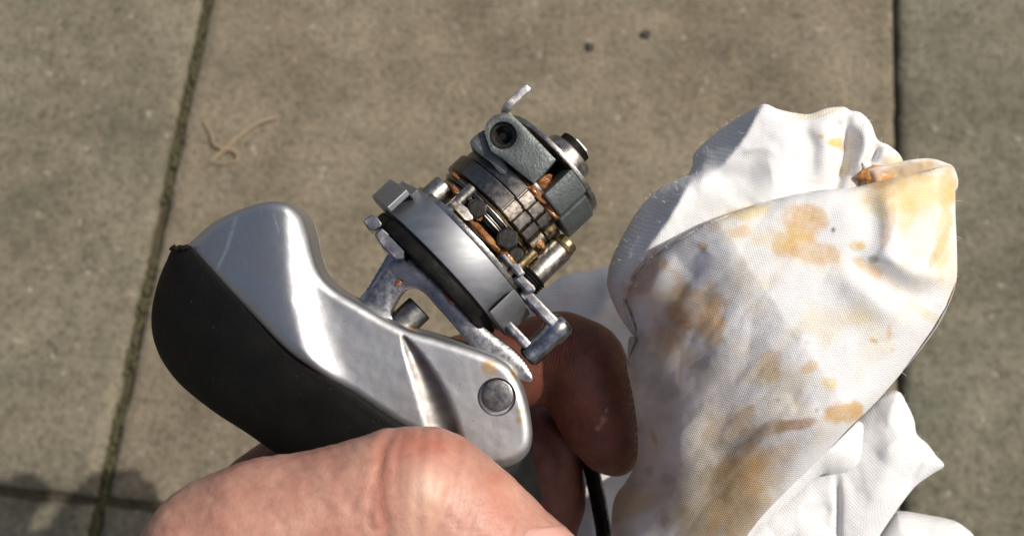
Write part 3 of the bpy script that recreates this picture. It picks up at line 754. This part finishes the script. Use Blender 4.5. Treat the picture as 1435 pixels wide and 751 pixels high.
disp += near * 2.0 * fnoise(u, v, 70, 4, 4) + near * .8 * fnoise(u * .6 + v * .8, (v * .6 - u * .8) * 2.5, 26, 7, 3)
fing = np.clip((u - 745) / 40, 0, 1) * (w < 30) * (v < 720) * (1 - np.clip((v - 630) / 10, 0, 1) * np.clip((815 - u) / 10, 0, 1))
grime_shade = np.clip(fing * (.92 + .25 * fnoise(u, v, 60, 2)), 0, 1)
grime_shade = np.maximum(grime_shade, (w < -60) * .97)  # besides real grime, shade behind the lever is painted into this skin
for (su, sv, sr) in [(846, 587, 5), (838, 600, 4), (843, 594, 3), (850, 575, 3)]: grime_shade *= 1 - .9 * np.clip(1.3 - np.hypot(u - su, v - sv) / sr, 0, 1) * fing
flush = near * (.55 * np.exp(-(((u - 590) / 60) ** 2 + ((v - 625) / 26) ** 2)) + .35 * np.exp(-((u - 700) / 26) ** 2) * (v > 660) + .3 * np.exp(-(((u - 535) / 12) ** 2)) * (v > 610))
flush = np.clip(flush + near * .12 * fnoise(u, v, 45, 9), 0, 1)
pale = near * .75 * np.exp(-(((u - 596) / 26) ** 2 + ((v - 682) / 30) ** 2)) + near * .3 * np.clip(fnoise(u, v, 80, 14, 3), 0, 1)  # blanched knuckle skin plus its soft highlight, put into the colour
ridge = 2 * math.pi * (np.hypot(u - 960, (v - 640) * .55) / 4.2)
co += nr * (disp * S)[:, None]
c = (co.min(0) + co.max(0)) / 2
hm.vertices.foreach_set('co', (co - c).ravel())
for k, dta in (('grime_shade', grime_shade), ('flush', flush), ('ridge', ridge), ('pad', fing), ('pale', pale)):
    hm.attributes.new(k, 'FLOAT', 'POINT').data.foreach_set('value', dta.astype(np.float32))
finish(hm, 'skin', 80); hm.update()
hand = bpy.data.objects.new('hand', hm); COL.objects.link(hand); hand.location = c.tolist()
tag(hand, 'bare grimy hand pinching the lever between thumb and forefinger', 'hand')
# thumbnail laid on the hand's own surface
tree = BVHTree.FromPolygons([tuple(p) for p in co], [tuple(p.vertices) for p in hm.polygons])
eye = CM.translation
V, Fc, gn, gm = [], [], 22, 18
for j in range(gn):
    for i in range(gm):
        y, x = j / (gn - 1), i / (gm - 1) * 2 - 1
        wdt = 44 * (1 - max(0, .18 - y) / .18 * .55) ; L = 118
        base = np.array([737., 746.]); dv = np.array([.76, .65]); sd = np.array([.65, -.76])
        p = base + dv * (y * L - 6 * (x * x) * -2) + sd * x * wdt
        dirn = (Q(p[0], p[1], 0) - eye).normalized()
        hit = tree.ray_cast(eye, dirn); sh = 0
        while sh < 40 and (hit[0] is None or to_px(np.array([hit[0]]))[2][0] < 60):
            sh += 2; p = p - sd * 2 - dv * .5; dirn = (Q(p[0], p[1], 0) - eye).normalized(); hit = tree.ray_cast(eye, dirn)
        q = hit[0] if hit[0] else Q(p[0], p[1], 100)
        e = min(1 - abs(x), y * 2, 1); q = q - dirn * S * (2.2 + 4 * min(1, e * 6) - 1.5)
        V.append(q)
for j in range(gn - 1):
    for i in range(gm - 1): Fc.append((j * gm + i, j * gm + i + 1, (j + 1) * gm + i + 1, (j + 1) * gm + i))
link('thumbnail', V, Fc, 'nail', hand, 80)

# ================================================================== the rag
WHITE = np.array([.74, .74, .74]); OCH = np.array([.58, .32, .06]); BRN = np.array([.36, .15, .035]); GRY = np.array([.27, .24, .18]); YEL = np.array([.68, .53, .20]); DRK = np.array([.03, .025, .03])
STAINS = [(1126, 310, 29, 24, 10, OCH, .75), (1140, 352, 44, 16, 12, OCH, .6), (1102, 345, 16, 22, -35, OCH, .55), (1090, 335, 40, 14, 0, YEL, .4), (1045, 298, 34, 9, -12, YEL, .7), (1040, 325, 16, 9, 0, OCH, .5), (985, 345, 7, 6, 0, OCH, .7), (1000, 318, 12, 8, -30, OCH, .3),
    (905, 385, 16, 46, 35, BRN, .55), (900, 400, 26, 44, 30, OCH, .3), (978, 432, 42, 34, 40, OCH, .62), (944, 458, 24, 32, 20, BRN, .55), (998, 452, 18, 28, 0, OCH, .5), (925, 480, 26, 24, 0, OCH, .35), (930, 425, 40, 20, -30, OCH, .3),
    (1076, 514, 16, 24, 25, OCH, .5), (1068, 525, 26, 16, 0, YEL, .35), (1134, 515, 13, 8, -30, OCH, .55), (1162, 537, 12, 10, 20, YEL, .7), (1224, 477, 7, 4, 20, OCH, .7), (1246, 465, 3.5, 11, 0, OCH, .55), (1250, 490, 3, 3, 0, OCH, .4), (1200, 445, 20, 8, 0, YEL, .25),
    (1182, 578, 27, 14, -8, OCH, .85), (1200, 570, 8, 10, 0, OCH, .6), (1112, 595, 28, 8, -8, BRN, .85), (1078, 600, 30, 10, -15, OCH, .4), (1040, 590, 12, 32, 35, OCH, .5), (1010, 605, 26, 20, -20, OCH, .35), (1015, 650, 12, 50, 25, GRY, .62), (1050, 612, 60, 12, -20, GRY, .5), (1030, 690, 44, 60, 15, OCH, .5), (1060, 660, 36, 34, 0, OCH, .3), (1085, 640, 40, 14, -20, OCH, .35),
    (1000, 720, 60, 46, 0, GRY, .4), (990, 690, 14, 40, 10, GRY, .5), (960, 640, 70, 60, 0, GRY, .22), (905, 520, 22, 26, 0, GRY, .55), (930, 545, 30, 20, 0, GRY, .3), (916, 612, 4, 12, -20, BRN, .5), (910, 660, 8, 8, 0, GRY, .5), (935, 670, 12, 10, 0, GRY, .35), (890, 480, 20, 20, 0, GRY, .4), (955, 510, 3, 26, 5, BRN, .35), (1000, 745, 10, 20, 0, BRN, .4),
    (1280, 268, 62, 30, -10, YEL, .6), (1230, 272, 30, 12, -10, OCH, .4), (1270, 300, 14, 34, 15, YEL, .55), (1245, 315, 9, 34, 15, OCH, .4), (1322, 330, 10, 60, 4, YEL, .6), (1320, 340, 6, 28, 20, OCH, .4), (1326, 270, 12, 30, 0, OCH, .4), (1215, 375, 22, 8, 35, OCH, .5), (1200, 345, 12, 8, 0, YEL, .6), (1205, 345, 6, 5, 0, OCH, .5), (1224, 363, 8, 6, 0, GRY, .7), (1300, 310, 40, 70, 0, YEL, .22), (1240, 390, 26, 10, 40, OCH, .25), (1300, 440, 8, 24, -60, YEL, .4), (1306, 365, 5, 12, 20, OCH, .5),
    (1275, 243, 62, 16, -8, OCH, .45), (1228, 250, 20, 16, 0, BRN, .5), (1170, 200, 11, 6, -5, np.array([.85, .48, .04]), .9), (1150, 192, 4, 3, 0, OCH, .7), (1180, 207, 4, 5, 0, OCH, .5), (1177, 172, 5, 5, 0, GRY, .5), (1185, 235, 8, 16, 30, YEL, .5), (1248, 225, 16, 10, 0, YEL, .5), (1140, 160, 40, 6, -8, YEL, .45), (1118, 470, 8, 12, 0, GRY, .35), (1130, 480, 5, 5, 0, BRN, .3), (1168, 322, 2.6, 4, 0, DRK, 1.0), (1090, 560, 3, 3, 0, GRY, .6), (1145, 575, 3, 3, 0, GRY, .7), (1050, 213, 18, 3, -8, GRY, .25)]
def tint_of(u, v, dirt_shade=0.0, amt=1.0):
    col = np.tile(WHITE, (len(u), 1)); n1 = fnoise(u, v, 26, 11, 4); n2 = fnoise(u, v, 24, 23, 4); n3 = fnoise(u, v, 8, 31, 3)
    if dirt_shade:
        k = np.clip(.5 + .9 * fnoise(u, v, 110, 41, 4), 0, 1) * np.clip((v - 400 - .35 * (u - 900)) / 200, 0, 1) * np.clip((1180 - u) / 200, 0, 1) * dirt_shade * 1.25  # lower left darkened: shading of the wrap painted in along with dirt
        k = np.clip(k, 0, .9); col = col * (1 - k[:, None]) + np.array([.35, .275, .175]) * np.clip(k, 0, .9)[:, None]
        k = np.clip(fnoise(u, v, 60, 47, 4) * 1.2 + .12, 0, 1) * .42 * dirt_shade
        col = col * (1 - k[:, None]) + YEL * k[:, None]
    for (su, sv, ru, rv, an, cc, st) in STAINS:
        c0, s0 = math.cos(R(an)), math.sin(R(an)); x = u - su; y = v - sv
        xx = (x * c0 + y * s0) / ru; yy = (-x * s0 + y * c0) / rv
        q = np.hypot(xx, yy) + (.38 * n1 + .2 * n2 + .18 * n3) * min(1.0, ru / 8)
        k = np.clip((1.28 - q) / .55, 0, 1); k = k * k * (3 - 2 * k) * st * amt * (.82 + .3 * n3)
        k = np.clip(k, 0, 1)[:, None]; col = col * (1 - k) + cc * k
    return np.clip(col, 0, 1)
RAG_V, RAG_F, RAG_C, RAG_UV = [], [], [], []
def rag_sheet(outline, hfun, back, w_ref, step=4.0, sm=6, dirt_shade=0.0, amt=1.0, uvrot=0.0, warp=0.0):
    poly = smooth_poly(outline, sm)
    V, Fc, d, _ = relief_grid(poly, step)
    u, v = V[:, 0], V[:, 1]
    h = hfun(u, v, d, poly)
    X, F2 = relief(V, Fc, h, back(u, v, d, h), w_ref)
    base = sum(len(x) for x in RAG_V)
    RAG_V.append(X); RAG_F.extend([tuple(i + base for i in f) for f in F2])
    col = tint_of(u, v, dirt_shade, amt); RAG_C.append(np.tile(np.concatenate([col, np.ones((len(u), 1))], 1), (2, 1)))
    c0, s0 = math.cos(uvrot), math.sin(uvrot); hh = h * .35
    uv = np.stack([(u * c0 + v * s0 + hh) / 6.2, (-u * s0 + v * c0 - hh) / 6.2], 1); RAG_UV.append(np.tile(uv, (2, 1)))
def foldsum(u, v, folds):
    P = np.stack([u, v], 1); s = np.zeros(len(u))
    for pts, wd2, amp in folds:
        q = smooth_poly(pts, 6, False); best = np.full(len(u), 1e9); par = np.zeros(len(u)); m = len(q) - 1
        for i, (a, b) in enumerate(zip(q[:-1], q[1:])):
            ab = b - a; x = np.clip(((P - a) @ ab) / (ab @ ab), 0, 1); dd = np.linalg.norm(P - (a + x[:, None] * ab), axis=1)
            k = dd < best; best = np.where(k, dd, best); par = np.where(k, (i + x) / m, par)
        s += amp * np.exp(-(best / wd2) ** 2) * np.clip(np.sin(math.pi * np.clip(par, 0, 1)) * 1.25, 0, 1)
    return s
def sided(u, v, pts):
    """signed distance from a polyline (positive on its right when walking along it)"""
    P = np.stack([u, v], 1); q = smooth_poly(pts, 6, False); best = np.full(len(u), 1e9); sg = np.zeros(len(u))
    for a, b in zip(q[:-1], q[1:]):
        ab = b - a; L = ab @ ab; x = np.clip(((P - a) @ ab) / L, 0, 1); e = P - (a + x[:, None] * ab); dd = np.hypot(e[:, 0], e[:, 1])
        s = np.sign(ab[0] * e[:, 1] - ab[1] * e[:, 0]); k = dd < best; best = np.where(k, dd, best); sg = np.where(k, s, sg)
    return best * sg
def wrinkle(u, v, amp, sc, seed, an=-40, st=2.6):
    c0, s0 = math.cos(R(an)), math.sin(R(an)); a, b = u * c0 + v * s0, -u * s0 + v * c0
    n1 = np.abs(fnoise(a / st, b, sc, seed, 2)); return amp * np.minimum(n1 * 2.2, 1) * np.clip(.5 + 1.2 * fnoise(u, v, 160, seed + 3, 2), 0, 1)
def dome(d, r): x = np.clip(1 - d / r, 0, 1); return np.sqrt(np.maximum(0, 1 - x * x))
# -- front wrap
front_px = [(872, 408), (885, 388), (905, 368), (935, 346), (985, 316), (1040, 294), (1100, 276), (1155, 266), (1205, 262), (1250, 250), (1300, 240), (1330, 232), (1338, 248), (1339, 300), (1341, 350), (1340, 395), (1326, 435), (1304, 472), (1262, 524), (1215, 577), (1160, 632), (1110, 680), (1062, 730), (1010, 800), (940, 860), (870, 850), (858, 770), (860, 705), (880, 672), (894, 640), (893, 590), (886, 545), (880, 515), (886, 478), (893, 470), (880, 440)]
TOP = np.array([(872, 408), (905, 368), (935, 346), (985, 316), (1040, 294), (1100, 276), (1155, 266), (1205, 262), (1250, 250), (1300, 240), (1334, 234)], float)
def front_h(u, v, d, poly):
    P = np.stack([u, v], 1)
    dt = seg_dist(P, TOP[:-1], TOP[1:])
    lo = np.array([(872, 408), (893, 470), (880, 515), (894, 640), (860, 705), (858, 860), (1010, 800), (1160, 632), (1262, 524), (1340, 395), (1338, 236)], float)
    lf = smooth_poly(lo, 4, False); dl = seg_dist(P, lf[:-1], lf[1:])
    q = (u - 872) * .82 - (v - 590) * .57
    x = np.clip((q + 130) / 400, 0, 1); slope = 262 * (1 - (1 - x) ** 1.4)
    low = np.clip((v - 420) / 200, 0, 1)
    h = -228 + slope + 40 * dome(dl, 64) + 52 * dome(dl, 170) * (.35 + .65 * x)
    h += 22 * (dome(dt, 30) - 1) * np.clip((1330 - u) / 60 + .3, .3, 1)
    s = sided(u, v, [(872, 408), (935, 346), (1040, 294), (1155, 266)])
    h += foldsum(u, v, [([(1010, 700), (1040, 640), (1090, 600), (1150, 570)], 30, 5), ([(985, 720), (1010, 660), (1050, 610), (1110, 580)], 18, -4), ([(1330, 420), (1270, 410), (1220, 380), (1190, 340)], 16, -8), ([(1340, 390), (1280, 380), (1230, 350)], 14, 8),
                           ([(1300, 470), (1250, 440), (1200, 400), (1160, 380)], 20, 7), ([(1205, 265), (1222, 310), (1218, 360)], 20, -5), ([(1240, 256), (1250, 320), (1240, 370)], 18, 8), ([(900, 470), (930, 430), (960, 385), (990, 350)], 20, -7), ([(885, 440), (910, 400), (950, 362)], 16, 5),
                           ([(885, 520), (920, 560), (960, 600)], 30, -10), ([(940, 760), (960, 690), (960, 620), (930, 560)], 34, 12), ([(1090, 690), (1150, 610), (1230, 540)], 18, 8), ([(900, 490), (960, 470), (1050, 480)], 40, 8)])
    return h + 1.3 * fnoise(u, v, 55, 2, 4) + 6 * fnoise(u, v, 140, 6, 2) + wrinkle(u, v, 4.5, 95, 61) + wrinkle(u, v, 1.8, 38, 67)
rag_sheet(front_px, front_h, lambda u, v, d, h: np.minimum(h - 6, -80 - 60 * dome(d, 120)), 40, 3.2, dirt_shade=.8, uvrot=.30)
# -- cuff behind the front wrap (the open end of the roll)
def cuff_h(u, v, d, poly): return 12 - 26 * np.clip((v - 225) / 60, 0, 1) + 3 * fnoise(u, v, 24, 5) - 5 * (1 - dome(d, 6)) + foldsum(u, v, [([(1225, 235), (1232, 270)], 8, 8)])
rag_sheet([(1206, 268), (1210, 246), (1208, 228), (1222, 234), (1244, 232), (1270, 225), (1300, 222), (1322, 227), (1338, 237), (1339, 268), (1290, 290), (1230, 290)], cuff_h, lambda u, v, d, h: h - 5 - 2 * dome(d, 8), 0, 3.2, dirt_shade=.5)
# -- rear bundle
rear_px = [(858, 412), (857, 385), (862, 362), (876, 330), (898, 292), (925, 265), (952, 250), (974, 242), (980, 226), (978, 212), (998, 192), (1030, 168), (1055, 153), (1072, 146), (1090, 153), (1112, 158), (1135, 160), (1158, 152), (1182, 150), (1192, 155), (1206, 158), (1220, 172), (1230, 196), (1246, 204), (1264, 222), (1272, 260), (1260, 330), (1180, 420), (1080, 480), (960, 500), (900, 478), (875, 452)]
def rear_h(u, v, d, poly):
    s1 = sided(u, v, [(1080, 130), (1064, 156), (1046, 190), (1018, 226), (1000, 246)])          # positive: left of the upper ridge
    s2 = sided(u, v, [(990, 225), (972, 246), (955, 278), (935, 312), (905, 352), (880, 392), (872, 440)])
    h = np.full(len(u), 6.0)
    lo = (v > 238)
    drop1 = np.where(s1 > 0, np.minimum(1.9 * s1, 130), 0); drop2 = np.where(s2 > 0, np.minimum(1.9 * s2, 120), 0)
    k = 1 / (1 + np.exp((v - 240 + (u - 985) * .25) / 5.0))
    h -= (k * drop1 + (1 - k) * drop2)
    h += -0.16 * (u - 1100) * (u > 1100)
    h += foldsum(u, v, [([(1185, 152), (1184, 190), (1176, 240), (1165, 290)], 9, -16), ([(1150, 160), (1158, 200), (1150, 260)], 24, 12), ([(1212, 172), (1214, 205), (1200, 250)], 13, 20), ([(1230, 200), (1222, 222), (1210, 235)], 6, -22), ([(1235, 208), (1255, 225)], 12, 5), ([(1110, 165), (1090, 220), (1060, 290)], 28, 9), ([(985, 244), (1030, 250), (1080, 240)], 18, -9), ([(1040, 215), (1070, 208), (1090, 214)], 7, 3), ([(965, 262), (940, 300), (900, 360)], 14, 8), ([(870, 400), (900, 350), (940, 300)], 10, -5),
                           ([(1125, 175), (1140, 210), (1135, 250)], 10, -5)])
    h -= 90 * np.clip((v - 395) / 60, 0, 1) * np.clip((960 - u) / 60, 0, 1)
    return h - 16 * (1 - dome(d, 22)) + 1.5 * fnoise(u, v, 45, 12, 4) + 4 * fnoise(u, v, 120, 3, 2) + wrinkle(u, v, 3.5, 70, 71, 60)
rag_sheet(rear_px, rear_h, lambda u, v, d, h: np.minimum(h - 6, -110 - 50 * dome(d, 100)), 0, 3.2, dirt_shade=0, uvrot=-.15)
# -- layer hanging behind the fingertip
back_px = [(740, 430), (768, 402), (792, 386), (830, 379), (866, 374), (910, 400), (950, 480), (960, 700), (940, 830), (800, 850), (752, 800), (744, 700), (738, 560)]
rag_sheet(back_px, lambda u, v, d, h: -480 + 26 * dome(d, 60) + foldsum(u, v, [([(860, 380), (845, 430), (800, 470)], 16, 14), ([(770, 620), (790, 700), (800, 800)], 26, -16), ([(840, 680), (830, 780)], 20, 12)]) + 3 * fnoise(u, v, 60, 15, 4), lambda u, v, d, h: h - 6 - 3 * dome(d, 20), -240, 5, dirt_shade=0, amt=0)
# -- lower corner hanging past the wrap
tail_px = [(1258, 548), (1271, 566), (1281, 588), (1285, 608), (1300, 622), (1312, 638), (1323, 652), (1306, 664), (1286, 678), (1272, 694), (1250, 724), (1222, 770), (1190, 850), (1000, 860), (980, 790), (1040, 720), (1120, 650), (1200, 585), (1230, 558)]
def tail_h(u, v, d, poly):
    return -210 + 40 * dome(d, 60) + foldsum(u, v, [([(1300, 612), (1285, 650), (1262, 690)], 9, -14), ([(1250, 560), (1262, 620), (1240, 690), (1190, 760)], 36, 22), ([(1172, 660), (1174, 720), (1170, 800)], 5, -10), ([(1285, 605), (1230, 640)], 12, 8), ([(1120, 720), (1170, 712)], 10, -6), ([(1110, 760), (1160, 740)], 10, 5)]) + 2 * fnoise(u, v, 40, 22, 4) + wrinkle(u, v, 4, 60, 81, 70)
rag_sheet(tail_px, tail_h, lambda u, v, d, h: h - 6 - 6 * dome(d, 20), -90, 4, amt=0, uvrot=.9)
rag_sheet([(1205, 590), (1208, 625), (1203, 648), (1188, 660), (1165, 665), (1140, 672), (1060, 745), (1000, 800), (1060, 640), (1150, 600)], lambda u, v, d, p: -160 + 40 * dome(d, 40) + 2 * fnoise(u, v, 30, 25), lambda u, v, d, h: h - 5 - 8 * dome(d, 20), -60, 4, amt=.3, uvrot=.5)
rag_sheet([(1196, 800), (1228, 745), (1250, 721), (1268, 717), (1300, 722), (1335, 729), (1352, 738), (1368, 756), (1380, 800), (1340, 850), (1220, 850)], lambda u, v, d, p: -250 + 46 * dome(d, 46) + 2 * fnoise(u, v, 40, 28), lambda u, v, d, h: h - 6 - 8 * dome(d, 20), -130, 4.5, amt=0, uvrot=.2)
rag = link('rag', np.concatenate(RAG_V), RAG_F, 'cloth', None, 75, {'tint': ('FLOAT_COLOR', np.concatenate(RAG_C))})
uvl = rag.data.uv_layers.new(name='weave'); li = np.empty(len(rag.data.loops), np.int32); rag.data.loops.foreach_get('vertex_index', li)
uvl.data.foreach_set('uv', np.concatenate(RAG_UV)[li].astype(np.float32).ravel())
tag(rag, 'crumpled white cotton rag stained with orange brown grease, bundled beside the lever', 'rag')
# grease clot on the cuff and crumb on the front of the rag
def clot(name, px, w, r, mat, label, cat, seed, sq=(1, 1, .5)):
    bm = bmesh.new(); bmesh.ops.create_icosphere(bm, subdivisions=3, radius=1); c = Q(*px, w); V = []
    for q in bm.verts:
        k = r * S * (1 + .35 * noise.fractal(q.co * 1.3 + Vector((seed, 0, 0)), 1, 2, 3)); V.append(c + CR @ Vector((q.co.x * k * sq[0], q.co.y * k * sq[1], q.co.z * k * sq[2])))
    Fc = [[q.index for q in f.verts] for f in bm.faces]; bm.free()
    tag(link(name, V, Fc, mat, None, 70), label, cat)
clot('grease_clot', (1226, 246), 2, 17, 'ochre', 'orange brown clot of grease inside the rolled rag opening', 'grease clot', 2.0, (1.3, .75, .35))

# ================================================================== fine fibres and hairs
def fibres(roots, dirs, lens, rad, name, mat, parent):
    V, Fc = [], []
    for p, d, L in zip(roots, dirs, lens):
        side = Vector((random.gauss(0, 1), random.gauss(0, 1), random.gauss(0, 1))).cross(d).normalized(); b0 = len(V)
        x, y = side, d.cross(side).normalized()
        for i in range(5):
            f = i / 4; c = p + d * L * f + side * L * .45 * f * f; rr = rad * (1 - .6 * f)
            V += [c + (x * math.cos(a) + y * math.sin(a)) * rr for a in (0, 2.09, 4.19)]
        for i in range(4):
            for k in range(3): Fc.append((b0 + i * 3 + k, b0 + i * 3 + (k + 1) % 3, b0 + i * 3 + 3 + (k + 1) % 3, b0 + i * 3 + 3 + k))
    o = link(name, V, Fc, mat, parent, 80); o['kind'] = 'stuff'; return o
M['fibre'] = flat('cotton_fibre', (0.7, 0.69, 0.66), 0.9)
rv = np.empty(len(rag.data.vertices) * 3); rag.data.vertices.foreach_get('co', rv); rv = rv.reshape(-1, 3) + np.array(rag.location)
rn = np.empty(len(rv) * 3); rag.data.vertices.foreach_get('normal', rn); rn = rn.reshape(-1, 3)
fz = rn @ CRN[:, 2]; pick = np.where((np.abs(fz) < .35))[0]; pick = rng.choice(pick, 900, replace=False)
roots = [Vector(rv[i]) for i in pick]
dirs = [(Vector(rn[i]) + Vector((random.gauss(0, .5), random.gauss(0, .5), random.gauss(0, .5)))).normalized() for i in pick]
fibres(roots, dirs, [S * random.uniform(3, 9) for _ in pick], S * .28, 'loose_fibre', 'fibre', rag)
